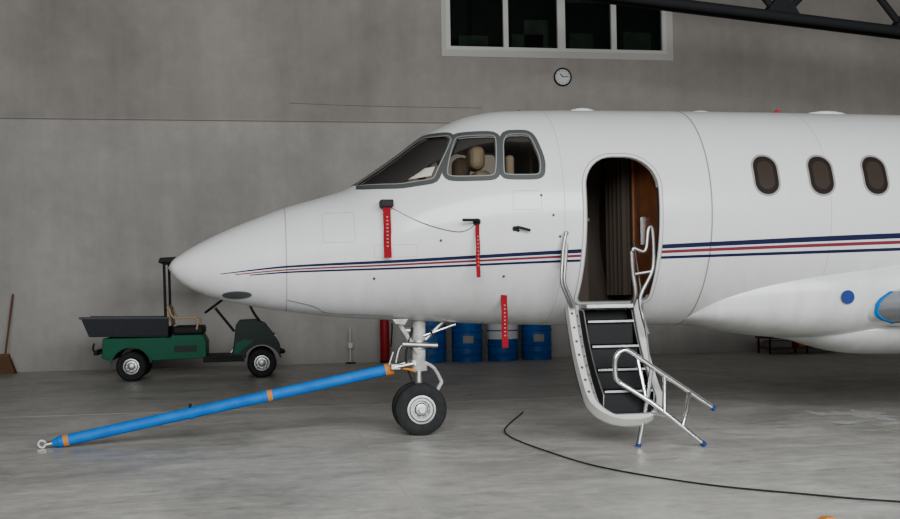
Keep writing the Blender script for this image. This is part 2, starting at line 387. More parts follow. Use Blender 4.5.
def ring(name,P,d0,d1,off,m,side=-1,sub=5):
    P=dens(P,.025);n=len(P);V=[];Fc=[]
    for k in range(sub):
        d=d0+(d1-d0)*k/(sub-1)
        V+=[sp(p[0],p[1],off,side) for p in offs(P,d)]
    for k in range(sub-1):
        for i in range(n):
            j=(i+1)%n;Fc.append((k*n+i,k*n+j,(k+1)*n+j,(k+1)*n+i))
    return obj(name,V,Fc,m,jet,True,60)
M['innerpane']=mat('cabin_inner_pane',(.032,.024,.019),.25,spec=.25)
for s in (-1,1):
    for i,Rr in enumerate((R1,R2,R3)):
        patch('cockpit_pane_%d'%i,offs(Rr,-.001),-.012,'glass',s)
        ring('cockpit_frame_%d'%i,Rr,-.008,.042,.004,'frame',s)
        ring('cockpit_gasket_%d'%i,Rr,-.006,.002,.006,'seam',s)
    for i in range(6):
        xc=4.455+.526*i;W_=rrect(xc-.115,xc+.115,2.10,2.455,.11,.11)
        ring('cabin_window_ring_%d'%i,W_,-.004,.014,.003,'cabinring',s)
        patch('cabin_window_%d'%i,W_,.002,'cabinglass',s,6)
        patch('cabin_shade_%d'%i,rrect(xc-.075,xc+.075,2.15,2.405,.07,.07),.0035,'innerpane',s,5)
def strip(name,zf,hf,x0,x1,m,side=-1,off=.003,dx=.04):
    V=[];Fc=[];n=int((x1-x0)/dx)+2
    for i in range(n):
        x=x0+(x1-x0)*i/(n-1);z=zf(x);h=hf(x);V.append(sp(x,z-h,off,side));V.append(sp(x,z,off,side));V.append(sp(x,z+h,off,side))
    for i in range(n-1):
        a=3*i;Fc+= [(a,a+3,a+4,a+1),(a+1,a+4,a+5,a+2)]
    return obj(name,V,Fc,m,jet,True,60)
N1=pchip(cr(-302,1484,291,1536,1212,1564,2482,1615,3826,1669,5726,1731,9000,1800))
RR=pchip(cr(-174,1477,291,1510,1213,1535,2485,1577,3831,1622,5734,1673,9000,1740))
N2=pchip(cr(-47,1470,291,1489,1214,1505,2488,1539,3838,1570,5746,1611,9000,1680))
hN=pchip([(-.3,.003),(.3,.009),(2.5,.016),(3.8,.019),(5.7,.024),(9,.024)])
hR=pchip([(-.3,.003),(.3,.006),(2.5,.010),(3.8,.013),(5.7,.015),(9,.015)])
h2=pchip([(-.1,.003),(.3,.007),(2.5,.010),(3.8,.012),(5.7,.014),(9,.014)])
for s in (-1,1):
    for nm_,zf,hf,a in (('stripe_navy_upper',N1,hN,-.3),('stripe_red',RR,hR,-.17),('stripe_navy_lower',N2,h2,-.05)):
        mm='red' if 'red' in nm_ else 'navy'
        if s<0:
            strip(nm_,zf,hf,a,2.755,mm,s);strip(nm_,zf,hf,3.48,8.8,mm,s)
        else:strip(nm_,zf,hf,a,8.8,mm,s)
ring('door_frame_edge',DOOR,-.002,.028,.003,'jamb')
ring('door_frame_seal',offs(DOOR,.0),.026,.033,.004,'seam')
ring('door_frame_inner_seal',offs(DOOR,.0),-.004,.004,.005,'seam')
def hoop(name,x,w_,m,a0=0,a1=360,off=.0015):
    V=[];Fc=[];n=121
    for i in range(n):
        t_=math.radians(a0+(a1-a0)*i/(n-1));s=math.sin(t_)
        for xx in (x-w_/2,x+w_/2):
            c=ZCN(xx);a=TOP(xx)-c+off;b=c-BOT(xx)+off;V.append((xx,YC+(WID(xx)+off)*math.cos(t_),c+(a if s>0 else b)*s))
    for i in range(n-1):Fc.append((2*i,2*i+1,2*i+3,2*i+2))
    obj(name,V,Fc,m,jet,True,60)
hoop('radome_joint',.262,.011,'seam2');hoop('skin_joint_door',2.60,.004,'seam2');hoop('skin_joint_cabin',3.925,.013,'seam')
hoop('skin_joint_aft',5.05,.004,'seam2')
hatch=rrect(.576,.838,1.735,1.99,.02,.02,3);ring('nose_hatch',hatch,0,.004,.0015,'seam2')
ring('nose_hatch_small',rrect(1.0,1.35,1.60,1.70,.01,.01,3),0,.003,.0015,'seam2')
ring('skin_panel',rrect(2.16,2.40,1.98,2.14,.01,.01,3),0,.003,.0015,'seam2')
chin=[(-.163+.125*math.cos(a),1.301+.03*math.sin(a)) for a in [math.radians(10*k) for k in range(36)]]
patch('nose_air_inlet',chin,.002,'frame',-1,5);ring('nose_inlet_lip',chin,0,.006,.003,'seam')
# small skin fittings
for i,(x_,z_) in enumerate([(2.50,1.93),(1.55,1.73),(1.0,1.42),(2.1,1.42),(2.4,2.1),(2.56,1.75)]):
    patch('skin_fitting_%d'%i,[(x_+.012*math.cos(math.radians(30*k)),z_+.012*math.sin(math.radians(30*k))) for k in range(12)],.003,'frame',-1,2)
# thin belly/nose fillet joint
jl=[sp(x_,z_,.002) for x_,z_ in ((.27,1.25),(.50,1.19),(.62,1.13),(.9,1.11),(1.2,1.09))]
tube('nose_bay_joint',jl,.003,'frame',jet,4,6)
# antennas
for i,(x_,l,h_) in enumerate([(3.06,.13,.035),(4.24,.12,.02),(5.55,.22,.04)]):
    prof=[(0.0,-l),(h_*.5,-l*.8),(h_*.9,-l*.3),(h_,0),(h_*.9,l*.4),(h_*.5,l*.85),(0.0,l)]
    revolve('roof_antenna_%d'%i,prof,(x_,YC,TOP(x_)+.002),'X','paint',jet,20,60)
prism('antenna_blade',[(4.98,2.96),(5.05,2.96),(5.07,3.01),(5.03,3.02)],YC-.01,YC+.01,'firered',jet)
tube('roof_drain',[(2.45,YC,2.95),(2.45,YC,2.985)],.012,'firered',jet)
# pitot probes
a=sp(1.10,2.055)
box('probe_cover',(1.05,a.y-.13,2.02),(1.16,a.y+.01,2.085),'black',jet,.01)
a=sp(1.85,1.88);tube('pitot_probe',[a,a+Vector((0,-.07,.01)),a+Vector((-.14,-.09,.012))],.013,'black',jet,4);revolve('pitot_base',[(0,-.02),(.03,-.02),(.035,.02)],tuple(a),'Y','black',jet,16)
a=sp(2.20,1.80);tube('aoa_vane',[a,a+Vector((-.02,-.05,.03)),a+Vector((.09,-.06,.0))],.012,'black',jet,3);revolve('vane_base',[(0,-.015),(.022,-.015),(.024,.02)],tuple(a+Vector((-.03,0,.02))),'Y','black',jet,16)

# wing/body fairing
FW=pchip([(3.78,.18),(3.9,.36),(4.07,.565),(4.31,.675),(4.66,.76),(5.12,.825),(5.49,.865),(5.77,.90),(6.3,1.0),(8.5,1.0),(10.2,.55)])
FB=pchip([(3.78,1.0),(3.975,.965),(4.27,.905),(4.57,.851),(4.97,.804),(5.38,.792),(5.8,.800),(6.1,.80),(8.5,.80),(10.2,1.3)])
FCc=pchip([(3.78,1.03),(4.07,1.10),(4.6,1.16),(5.5,1.2),(10.2,1.5)])
V=[];Fc=[];NT=72;fx=[3.78+.08*i for i in range(80)]
for x in fx:
    c=FCc(x);ht=.10+.45*min(1,max(0,(x-3.78)/.5));hb=c-FB(x);w_=FW(x)
    for k in range(NT):
        a=2*math.pi*k/NT;ca,sa=math.cos(a),math.sin(a);e=2/2.5
        V.append((x,YC+w_*math.copysign(abs(ca)**e,ca),c+(ht if sa>0 else hb)*math.copysign(abs(sa)**e,sa)))
for i in range(len(fx)-1):
    for k in range(NT):Fc.append((i*NT+k,i*NT+(k+1)%NT,(i+1)*NT+(k+1)%NT,(i+1)*NT+k))
Fc.append(tuple(range(NT)));Fc.append(tuple((len(fx)-1)*NT+k for k in range(NT)))
obj('wing_body_fairing',V,Fc,'paint',jet,True,60)
# keel lobe under the wing root
V=[];Fc=[];fx=[4.95+.12*i for i in range(34)]
LW=pchip([(4.95,.02),(5.1,.25),(5.4,.50),(5.8,.72),(6.6,.9),(8.2,.9),(8.95,.05)])
LB=pchip([(4.95,.80),(5.12,.775),(5.37,.70),(5.67,.634),(5.98,.616),(7.5,.60),(8.95,.78)])
for x in fx:
    for k in range(48):
        a=2*math.pi*k/48;V.append((x,YC+LW(x)*math.cos(a),.86+(.86-LB(x))*math.sin(a)))
for i in range(len(fx)-1):
    for k in range(48):Fc.append((i*48+k,i*48+(k+1)%48,(i+1)*48+(k+1)%48,(i+1)*48+k))
Fc.append(tuple(range(48)));Fc.append(tuple((len(fx)-1)*48+k for k in range(48)))
obj('wing_centre_fairing',V,Fc,'paint',jet,True,60)
# wings
AF=[(0,0),(.006,.022),(.02,.042),(.05,.066),(.1,.086),(.2,.102),(.35,.105),(.5,.092),(.7,.06),(.85,.032),(1,.003),(1,-.002),(.85,-.012),(.7,-.022),(.5,-.035),(.35,-.042),(.2,-.044),(.1,-.04),(.05,-.032),(.02,-.022),(.006,-.012)]
def wingsec(y):   # distance outboard from centreline
    t_=(y-.7)/6.6;le=5.40+3.1*t_;ch=3.1+(1.0-3.1)*t_;z=1.04+.42*t_;return le,ch,z
def wing(name,y0,y1,m,s,c1=1,n=2,off=0):
    V=[];Fc=[];N=len(AF)
    for i in range(n):
        y=y0+(y1-y0)*i/(n-1);le,ch,z=wingsec(y)
        for a,b in AF:
            bb=b*(.85 if b>0 else 1.05)
            if a>c1:bb=.06*.85 if b>0 else -.034*1.05
            V.append((le+min(a,c1)*ch-off*(1 if a<.03 else 0),YC+s*y,z+(bb+(off/ch if b>0 else -off/ch))*ch))
    for i in range(n-1):
        for k_ in range(N):Fc.append((i*N+k_,i*N+(k_+1)%N,(i+1)*N+(k_+1)%N,(i+1)*N+k_))
    Fc.append(tuple(range(N)));Fc.append(tuple((n-1)*N+k_ for k_ in range(N)))
    return obj(name,V,Fc,m,jet,True,40)
for s in (-1,1):
    wing('wing',.5,7.3,'paint',s,n=8)
    wing('landing_light_lens',.93,1.14,'lens',s,off=.004,c1=.05)
    wing('tape_inner',.895,.93,'tape',s,off=.009,c1=.05);wing('tape_outer',1.14,1.17,'tape',s,off=.009,c1=.05)
    # engine nacelle, pylon, main gear
    revolve('engine_nacelle',[(.30,-1.2),(.36,-1.15),(.42,-.6),(.42,.3),(.33,1.0),(.24,1.2)],(9.8,YC+s*1.4,2.45),'X','paint',jet,32,60)
    revolve('engine_fan',[(0,-1.0),(.32,-1.0)],(9.8,YC+s*1.4,2.45),'X','black',jet,32)
    box('engine_pylon',(9.2,YC+min(s*.75,s*1.05),2.4),(10.6,YC+max(s*.75,s*1.05),2.5),'paint',jet,.02)
    tube('main_gear_leg',[(7.7,YC+s*1.4,1.1),(7.75,YC+s*1.4,.3)],.07,'geargrey',jet)
    tube('main_gear_axle',[(7.75,YC+s*1.2,.3),(7.75,YC+s*1.6,.3)],.035,'steel',jet)
    for dy in (-.15,.15):wheel('main_wheel',7.75,YC+s*1.4+dy,.3,.30,.17,.15,jet)
prism('tail_fin',[(10.2,2.8),(12.6,2.6),(14.0,5.2),(12.6,5.2)],YC-.07,YC+.07,'paint',jet,.05)
prism('tailplane',[(12.5,4.75),(13.7,4.75),(13.7,4.85),(12.5,4.87)],YC-2.4,YC+2.4,'paint',jet,.03)
# blue round sticker on fairing
revolve('access_sticker',[(0,0),(.062,0),(.062,.012)],(5.25,YC-.872,1.186),'Y','capblue',jet,24)

# cabin interior seen through the doorway and windows
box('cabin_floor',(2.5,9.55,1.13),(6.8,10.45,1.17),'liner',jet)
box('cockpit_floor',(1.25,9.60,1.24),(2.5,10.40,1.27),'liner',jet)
def section(name,x0,x1,ya_,yb_,m,inset=.035,z0=1.175):
    # full-height transverse panel trimmed to the cabin section
    top=[];n=24
    for i in range(n+1):
        y=ya_+(yb_-ya_)*i/n;c_=ZCN(x0);w_=WID(x0)-inset
        q=max(0,1-((y-YC)/w_)**2);zt=c_+(TOP(x0)-c_-inset)*math.sqrt(q);zb=max(z0,c_-(c_-BOT(x0)-inset)*math.sqrt(q))
        top.append((y,zb,zt))
    V=[]
    for x in (x0,x1):
        for y,zb,zt in top:V+=[(x,y,zb),(x,y,zt)]
    N=2*(n+1);Fc=[]
    for i in range(n):
        a=2*i
        Fc+=[(a,a+2,a+3,a+1),(N+a,N+a+1,N+a+3,N+a+2),(a+1,a+3,N+a+3,N+a+1),(a,N+a,N+a+2,a+2)]
    Fc+=[(0,1,N+1,N),(N-2,N-1,2*N-1,2*N-2)]
    return obj(name,V,Fc,m,jet)
section('aft_bulkhead_wood',3.50,3.54,9.12,9.86,'wood')
section('aft_bulkhead_far',3.50,3.54,9.88,10.9,'liner')
box('aft_bulkhead_handle',(3.48,9.62,1.7),(3.50,9.65,1.95),'steel',jet)
box('aft_bulkhead_trim',(3.485,9.84,1.175),(3.50,9.87,2.75),'wood',jet)
V=[];Fc=[];n=70
for i in range(n):
    y=9.90+.55*i/(n-1);x=3.45+.03*math.sin(i*.85)+.01*math.sin(i*2.1);V+= [(x,y,1.24),(x,y,2.62)]
for i in range(n-1):Fc.append((2*i,2*i+2,2*i+3,2*i+1))
obj('cabin_curtain',V,Fc,'curtain',jet,True,80)
box('galley_cabinet',(2.62,10.15,1.175),(3.15,10.60,2.3),'liner',jet,.02)
box('galley_worktop',(2.62,10.12,1.95),(3.15,10.16,1.98),'wood',jet)
section('cockpit_bulkhead',2.58,2.61,10.15,10.88,'liner')
section('cockpit_bulkhead_near',2.58,2.61,9.12,9.7,'liner')
box('door_sill_plate',(2.80,9.42,1.172),(3.44,9.60,1.19),'alu',jet,.004)
box('instrument_panel',(1.12,9.60,1.7),(1.30,10.40,2.17),'black',jet,.03)
box('glareshield',(1.05,9.58,2.17),(1.42,10.42,2.21),'black',jet,.02)
M['card']=mat('white_card',(.8,.8,.78),.6)
cv=[sp(a_,b_,-.03) for a_,b_ in ((1.24,2.285),(1.49,2.31),(1.53,2.395),(1.28,2.375))]
obj('window_card',cv,[(0,1,2,3)],'card',jet)
for s in (-1,1):
    yc=YC+s*.38
    box('pilot_seat_base',(1.62,yc-.22,1.5),(2.05,yc+.22,1.68),'seat',jet,.05)
    box('pilot_seat_back',(1.90,yc-.20,1.62),(2.06,yc+.20,2.36),'seat',jet,.06)
    box('pilot_headrest',(1.88,yc-.13,2.37),(2.02,yc+.13,2.58),'seat',jet,.06)
    ys=sorted((YC+s*.22,YC+s*.48));box('sun_visor',(1.74,ys[0],2.52),(1.77,ys[1],2.61),'seat',jet,.01)
    tube('control_column',[(1.45,yc,1.3),(1.5,yc,2.0)],.02,'black',jet)
box('jump_seat_back',(2.20,9.50,1.6),(2.28,9.80,2.5),'seat',jet,.03)

# ---------------- nose gear
gx=1.456
tube('nose_strut_upper',[(1.47,YC,1.10),(1.46,YC,.60)],.062,'geargrey',jet,0,20)
tube('nose_strut_collar',[(1.46,YC,.66),(1.46,YC,.58)],.078,'geargrey',jet,0,20)
tube('nose_strut_steering',[(1.462,YC,.86),(1.462,YC,.78)],.085,'alu',jet,0,20)
tube('steering_actuator',[(1.30,YC-.1,.83),(1.62,YC-.1,.81)],.024,'alu',jet)
tube('nose_oleo',[(1.46,YC,.62),(1.455,YC,.26)],.038,'chrome',jet,0,16)
tube('nose_fork',[(1.455,YC,.42),(1.455,YC,.20)],.055,'geargrey',jet,0,16)
tube('nose_axle',[(gx,YC-.21,.236),(gx,YC+.21,.236)],.028,'steel',jet)
tube('drag_brace',[(1.24,YC-.06,1.08),(1.45,YC-.06,.74)],.022,'geargrey',jet)
tube('drag_brace_far',[(1.24,YC+.06,1.08),(1.45,YC+.06,.74)],.022,'geargrey',jet)
tube('retract_ram',[(1.72,YC,1.05),(1.48,YC,.82)],.025,'alu',jet)
tube('retract_ram_rod',[(1.80,YC-.05,1.0),(1.5,YC-.05,.90)],.012,'chrome',jet)
for dy in (-.035,.035):
    tube('torque_link_upper',[(1.50,YC+dy,.66),(1.60,YC+dy*.6,.60),(1.67,YC+dy*.3,.47)],.016,'geargrey',jet,3)
    tube('torque_link_lower',[(1.50,YC+dy,.30),(1.60,YC+dy*.6,.36),(1.67,YC+dy*.3,.47)],.016,'geargrey',jet,3)
tube('brake_hose',[(1.40,YC-.07,.98),(1.33,YC-.08,.7),(1.40,YC-.07,.45),(1.44,YC-.06,.28)],.009,'black',jet,5)
tube('brake_hose_rear',[(1.53,YC-.07,1.0),(1.60,YC-.08,.85),(1.52,YC-.08,.68)],.008,'black',jet,5)
tube('tow_fitting',[(1.40,YC-.1,.655),(1.40,YC+.1,.655)],.025,'steel',jet)
for s_ in (-1,1):
    prism('gear_door',[(1.20,1.06),(1.23,1.02),(1.31,1.01),(1.34,1.06)],YC+s_*.20-.006,YC+s_*.20+.006,'geargrey',jet)
tube('taxi_light',[(1.38,YC-.02,.95),(1.33,YC-.02,.95)],.038,'lens',jet,0,16)
for dy in (-.115,.115):wheel('nose_wheel',gx,YC+dy,.236,.236,.125,.125,jet,'alu')
revolve('nose_hub_ring',[(.075,-.045),(.085,-.062),(.10,-.06),(.104,-.04)],(gx,YC-.115,.236),'Y','white',jet)

# ---------------- airstair door
Yh,Zh=9.28,1.16;Yt,Zt=8.52,.20
dirv=Vector((0,Yt-Yh,Zt-Zh));Ls=dirv.length;dv=dirv.normalized();nv=Vector((0,dv.z,-dv.y)) # points up/out
def SD(x,s,n_):
    bul=-.10*math.sin(math.pi*min(max(s/Ls,0),1))
    return Vector((x,Yh,Zh))+dv*s+nv*(n_+bul)
def hw(s):
    r=.30
    if s<Ls-r:return .325
    k=(s-(Ls-r))/r;return .325-r*(1-math.sqrt(max(0,1-k*k)))*1.0
xm=2.985;S=[Ls*i/24 for i in range(19)]+[Ls*(.77+.23*(1-(1-k/14)**2)) for k in range(1,15)]
def shell(name,inset,n0,n1,m,s0=0,s1=9):
    V=[];Fc=[];SS=[s for s in S if s0<=s<=s1]
    for s in SS:
        w_=max(hw(s)-inset,.02)
        ss=min(s,Ls-inset)
        V+=[SD(xm-w_,ss,n0),SD(xm+w_,ss,n0),SD(xm+w_,ss,n1),SD(xm-w_,ss,n1)]
    n=len(SS)
    for i in range(n-1):
        a=4*i;b=a+4
        for k in range(4):Fc.append((a+k,a+(k+1)%4,b+(k+1)%4,b+k))
    Fc+=[(0,1,2,3),tuple(4*(n-1)+k for k in range(4))]
    return obj(name,V,Fc,m,jet,True,30)
shell('airstair_outer_skin',0,-.05,-.035,'paint')
shell('airstair_inner_pan',.035,-.034,-.005,'pan')
shell('airstair_step_well',.11,-.004,.002,'black',.05,Ls*.97)
def rimpath(inset,n_):
    A=[SD(xm-max(hw(s)-inset,.01),min(s,Ls-inset),n_) for s in S];B=[SD(xm+max(hw(s)-inset,.01),min(s,Ls-inset),n_) for s in reversed(S)]
    return A+B
def rimband(name,i0,i1,n0,n1,m):
    V=[];Fc=[]
    A=rimpath(i0,n0);B=rimpath(i0,n1);C=rimpath(i1,n1);E=rimpath(i1,n0);n=len(A)
    for k in range(n):V+=[A[k],B[k],C[k],E[k]]
    for k in range(n-1):
        a=4*k;b=a+4
        for j in range(4):Fc.append((a+j,a+(j+1)%4,b+(j+1)%4,b+j))
    return obj(name,V,Fc,m,jet,True,30)
rimband('airstair_rim',0,.055,-.05,.065,'jamb')
rimband('airstair_seal',.057,.064,.0,.068,'seam')
for i in range(9):
    for sgn in (-1,1):
        p=SD(xm+sgn*.238,.1+i*.095,.0);revolve('airstair_fastener',[(0,-.016),(.009,-.016),(.009,.01)],tuple(p),'Y','frame',jet,8)
for i in range(7):
    p=SD(xm-.300,.12+i*.13,.068);revolve('airstair_latch_pin',[(0,-.010),(.011,-.010),(.011,.01)],tuple(p),'Y','frame',jet,8)
box('airstair_top_plate',(2.78,9.05,1.13),(3.20,9.30,1.165),'alu',jet,.005)
ns=4
for i in range(ns):
    s=.22+i*.235;p=SD(xm,s,0)
    y0=p.y-.16;z=p.z+.06
    box('airstair_tread_%d'%i,(xm-.20,y0,z-.012),(xm+.20,p.y+.04,z+.012),'tread',jet,.003)
    box('airstair_nosing_%d'%i,(xm-.205,y0-.008,z-.006),(xm+.205,y0,z+.012),'alu',jet,.002)
    obj('airstair_riser_%d'%i,[(xm-.2,y0+.03,z-.012),(xm+.2,y0+.03,z-.012),(xm+.2,y0+.02,z-.19),(xm-.2,y0+.02,z-.19)],[(0,1,2,3)],'black',jet)
for sgn in (-1,1):
    V=[]
    for k in range(13):
        s=.06+k*(Ls-.2)/12;V+=[SD(xm+sgn*.215,s,.0),SD(xm+sgn*.215,s,.14 if 0<k<12 else .03)]
    obj('airstair_stringer',V,[(2*k,2*k+2,2*k+3,2*k+1) for k in range(12)],'black',jet,True)
    tube('airstair_stringer_edge',[V[2*k+1] for k in range(13)],.006,'alu',jet)
# upper handrails
tube('handrail_left',[(2.60,9.02,1.78),(2.575,9.02,1.66),(2.563,9.02,1.53),(2.553,9.02,1.36),(2.60,9.05,1.25),(2.66,9.1,1.14)],.015,'alu',jet,5)
tube('handrail_left_inner',[(2.60,9.02,1.78),(2.63,9.08,1.76),(2.615,9.1,1.55),(2.60,9.1,1.37),(2.645,9.12,1.25),(2.70,9.15,1.14)],.015,'alu',jet,5)
obj('handrail_left_plate',[(2.598,9.03,1.74),(2.625,9.09,1.72),(2.612,9.1,1.5),(2.57,9.03,1.5)],[(0,1,2,3)],'jamb',jet)
tube('handrail_right',[(3.19,9.02,1.62),(3.20,9.02,1.64),(3.30,9.02,1.62),(3.33,9.02,1.80),(3.37,9.03,1.80),(3.385,9.05,1.55),(3.36,9.05,1.42),(3.26,9.05,1.22),(3.28,9.05,1.05),(3.30,8.98,.9)],.017,'alu',jet,5)
tube('handrail_right_inner',[(3.19,9.06,1.62),(3.205,9.08,1.45),(3.235,9.1,1.25),(3.22,9.15,1.14)],.019,'alu',jet,5)
tube('handrail_right_brace',[(3.22,9.06,1.42),(3.36,9.05,1.44)],.014,'alu',jet)
tube('airstair_cable',[(3.30,9.3,1.7),(3.27,9.0,1.1),(3.25,8.8,.62)],.008,'steel',jet)
# folding lower rail standing on the floor
tube('fold_rail_a',[(2.89,8.55,.53),(2.862,8.55,.57),(2.855,8.55,.68),(2.87,8.55,.75),(2.92,8.55,.79),(2.99,8.55,.775),(3.2,8.54,.628),(3.45,8.53,.458),(3.677,8.52,.302)],.021,'chrome',jet,5)
tube('fold_rail_b',[(2.89,8.55,.53),(3.03,8.52,.44),(3.13,8.48,.37),(3.28,8.45,.25),(3.55,8.42,.022)],.020,'chrome',jet,0)
tube('fold_leg_a',[(3.17,8.56,.64),(3.12,8.56,.36),(3.045,8.56,.012)],.020,'chrome',jet)
tube('fold_leg_b',[(3.05,8.56,.72),(3.09,8.5,.42)],.016,'chrome',jet)
tube('fold_leg_c',[(3.48,8.53,.44),(3.42,8.45,.30),(3.37,8.42,.18)],.020,'chrome',jet)
tube('fold_rung_a',[(3.10,8.56,.28),(3.27,8.45,.25)],.014,'chrome',jet)
tube('fold_rung_b',[(3.27,8.54,.58),(3.23,8.45,.29)],.018,'chrome',jet)
for p,q in (((3.665,8.52,.310),(3.69,8.52,.293)),((3.53,8.42,.038),(3.56,8.42,.014)),((3.048,8.56,.03),(3.043,8.56,.005))):
    tube('fold_foot_cap',[p,q],.023,'capblue',jet)

# ribbons hanging from probes
def ribbon(name,x,z1,z0,w_,y,m='ribbon'):
    e=empty(name,(x,y,z1));V=[];Fc=[];n=14
    for i in range(n):
        z=z1+(z0-z1)*i/(n-1);dy=.008*math.sin(i*.9);V+=[(x-w_/2,y+dy,z),(x+w_/2,y+dy*1.3,z),(x+w_/2,y+dy*1.3+.004,z),(x-w_/2,y+dy+.004,z)]
    for i in range(n-1):
        for k in range(4):Fc.append((4*i+k,4*i+(k+1)%4,4*i+4+(k+1)%4,4*i+4+k))
    obj('strip',V,Fc,m,e,True);
    for k in range(9):
        z=z1-(z1-z0)*(.2+.07*k);
        obj('lettering',[(x-w_*.13,y-.012,z),(x+w_*.13,y-.012,z),(x+w_*.13,y-.012,z-.013),(x-w_*.13,y-.012,z-.013)],[(0,1,2,3)],'ribbontxt',e)
    return e
a=sp(1.11,2.04);ribbon('remove_before_flight_ribbon',1.103,2.03,1.59,.065,a.y-.10)
a=sp(1.82,1.85);ribbon('remove_before_flight_ribbon',1.845,1.85,1.41,.035,a.y-.055)
ribbon('remove_before_flight_ribbon',2.13,1.27,.80,.055,9.36)
tube('ribbon_cord',[sp(1.13,2.03,.01),sp(1.4,1.88,.01),sp(1.7,1.80,.01),sp(1.84,1.86,.01)],.003,'black',jet,5,6)

# ------------------------------------------------------------ tow bar
tb=empty('tow_bar',(-.2,YC,0))
A=Vector((-1.70,YC,.055));B=Vector((1.22,YC,.607));dd=(B-A).normalized()
def on(t_):return A+(B-A)*t_
tube('main_tube',[A,B],.05,'blue',tb,0,24)
tube('tail_cone',[A,A-dd*.06],.05,'blue',tb,0,24,.03)
tube('tail_shank',[A-dd*.05,A-dd*.12],.022,'steel',tb)
revolve('tow_eye',[(.022,-.012),(.038,-.012),(.042,0),(.038,.012),(.022,.012),(.022,-.012)],(-1.845,YC,.043),'Y','steel',tb,24)
for t_ in (.012,.612):tube('orange_band',[on(t_),on(t_+.014)],.0525,'orange',tb,0,24)
tube('sleeve_joint',[on(.375),on(.39)],.056,'blue',tb,0,24);tube('sleeve_joint_b',[on(.60),on(.605)],.058,'blue',tb,0,24)
tube('joint_pin',[on(.38)+Vector((0,-.02,.03)),on(.38)+Vector((0,-.02,.085))],.012,'black',tb)
tube('head_band',[on(.975),on(1.0)],.056,'orange',tb,0,24)
box('head_plate',(1.19,YC-.12,.60),(1.28,YC+.12,.65),'alu',tb,.008)
for dy in (-.1,.1):
    tube('head_fork',[(1.22,YC+dy,.62),(1.40,YC+dy*1.25,.655)],.02,'steel',tb)
tube('head_hook',[(1.25,YC,.66),(1.28,YC,.78),(1.33,YC,.83)],.014,'alu',tb,3)
tube('head_hook_b',[(1.18,YC-.05,.64),(1.22,YC-.05,.76)],.012,'alu',tb)
tube('head_lever',[(1.24,YC-.06,.62),(1.36,YC-.10,.60),(1.42,YC-.12,.58)],.012,'orange',tb)

# ------------------------------------------------------------ floor cable
cb=empty('electric_cable',(2.2,9.3,0))
tube('cable',[(2.79,11.45,.009),(2.66,11.1,.009),(2.42,10.48,.009),(2.23,9.88,.009),(2.189,9.3,.009),(2.26,8.5,.009),(2.42,7.6,.009),(2.818,6.76,.009),(3.256,6.26,.009),(3.681,5.87,.009),(4.7,5.2,.009),(7,4.5,.009)],.006,'cable',cb,8,8)
# saw-cut floor joints (thin sealant strips)
M['joint']=mat('floor_joint_sealant',(.42,.39,.325),.6)
js=empty('floor_joint',(0,0,0))
for x_ in (-3.6,.92,5.5,10):
    box('joint',(x_-.005,-5,.0),(x_+.005,21.4,.0012),'joint',js)
for y_ in (4.2,12.9):box('joint_cross',(-4.8,y_-.005,.0),(23.9,y_+.005,.0012),'joint',js)
# wet patch beside the wing root; bright reflection painted into its base colour
wm=mat('puddle_painted_sheen',(.80,.81,.81),.12,spec=.8,var=(.50,.50,.49),scale=9)
wp=empty('water_puddle',(5.85,9.85,0))
for j,(px_,py_,rx,ry) in enumerate([(5.95,10.1,.24,.42),(5.45,9.55,.16,.10),(5.6,10.35,.10,.2),(5.85,9.35,.18,.10)]):
    V=[(px_,py_,.0025+.0002*j)];n=60
    for k in range(n):
        a=2*math.pi*k/n;r=1+.25*math.sin(3*a+j)+.20*math.sin(7*a+2*j)+.12*math.sin(13*a+j);V.append((px_+rx*r*math.cos(a),py_+ry*r*math.sin(a),.0025+.0002*j))
    obj('water_patch',V,[(0,1+k,1+(k+1)%n) for k in range(n)],wm,wp)

# ------------------------------------------------------------ utility cart
K=empty('golf_cart',(-1,18.6,0));ya,yb=18.06,19.2
for x_,r_ in ((-1.971,.235),(.076,.235)):
    for yy in (ya+.09,yb-.09):wheel('cart_wheel',x_,yy,.236,.236,.18,.12,K,'alu')
    tube('cart_axle',[(x_,ya+.1,.236),(x_,yb-.1,.236)],.03,'black',K)
def arch(cx_,cz,r,a0,a1,n=12):return [(cx_+r*math.cos(math.radians(a0+(a1-a0)*k/n)),cz+r*math.sin(math.radians(a0+(a1-a0)*k/n))) for k in range(n+1)]
# bed
bl=[(-2.717,1.02),(-1.385,1.0),(-1.39,.72),(-2.60,.73)]
def bedwall(n_,P,y0,y1):prism(n_,P,y0,y1,'bed',K,.008)
bedwall('bed_side_near',bl,ya-.05,ya-.01);bedwall('bed_side_far',bl,yb+.01,yb+.05)
prism('bed_front',[(-1.43,.72),(-1.39,.72),(-1.385,1.0),(-1.425,1.0)],ya-.04,yb+.04,'bed',K)
prism('bed_tailgate',[(-2.60,.73),(-2.56,.73),(-2.677,1.02),(-2.717,1.02)],ya-.04,yb+.04,'bed',K)
prism('bed_floor',[(-2.60,.72),(-1.39,.70),(-1.39,.74),(-2.60,.76)],ya-.04,yb+.04,'bed',K)
for yy in (ya-.06,yb+.02):prism('bed_lip',[(-2.74,1.0),(-1.37,.98),(-1.37,1.015),(-2.745,1.04)],yy,yy+.05,'bedlip',K,.01)
for k in range(5):box('bed_rib',(-2.5+k*.25,ya-.062,.76),(-2.47+k*.25,ya-.05,.96),'bed',K)
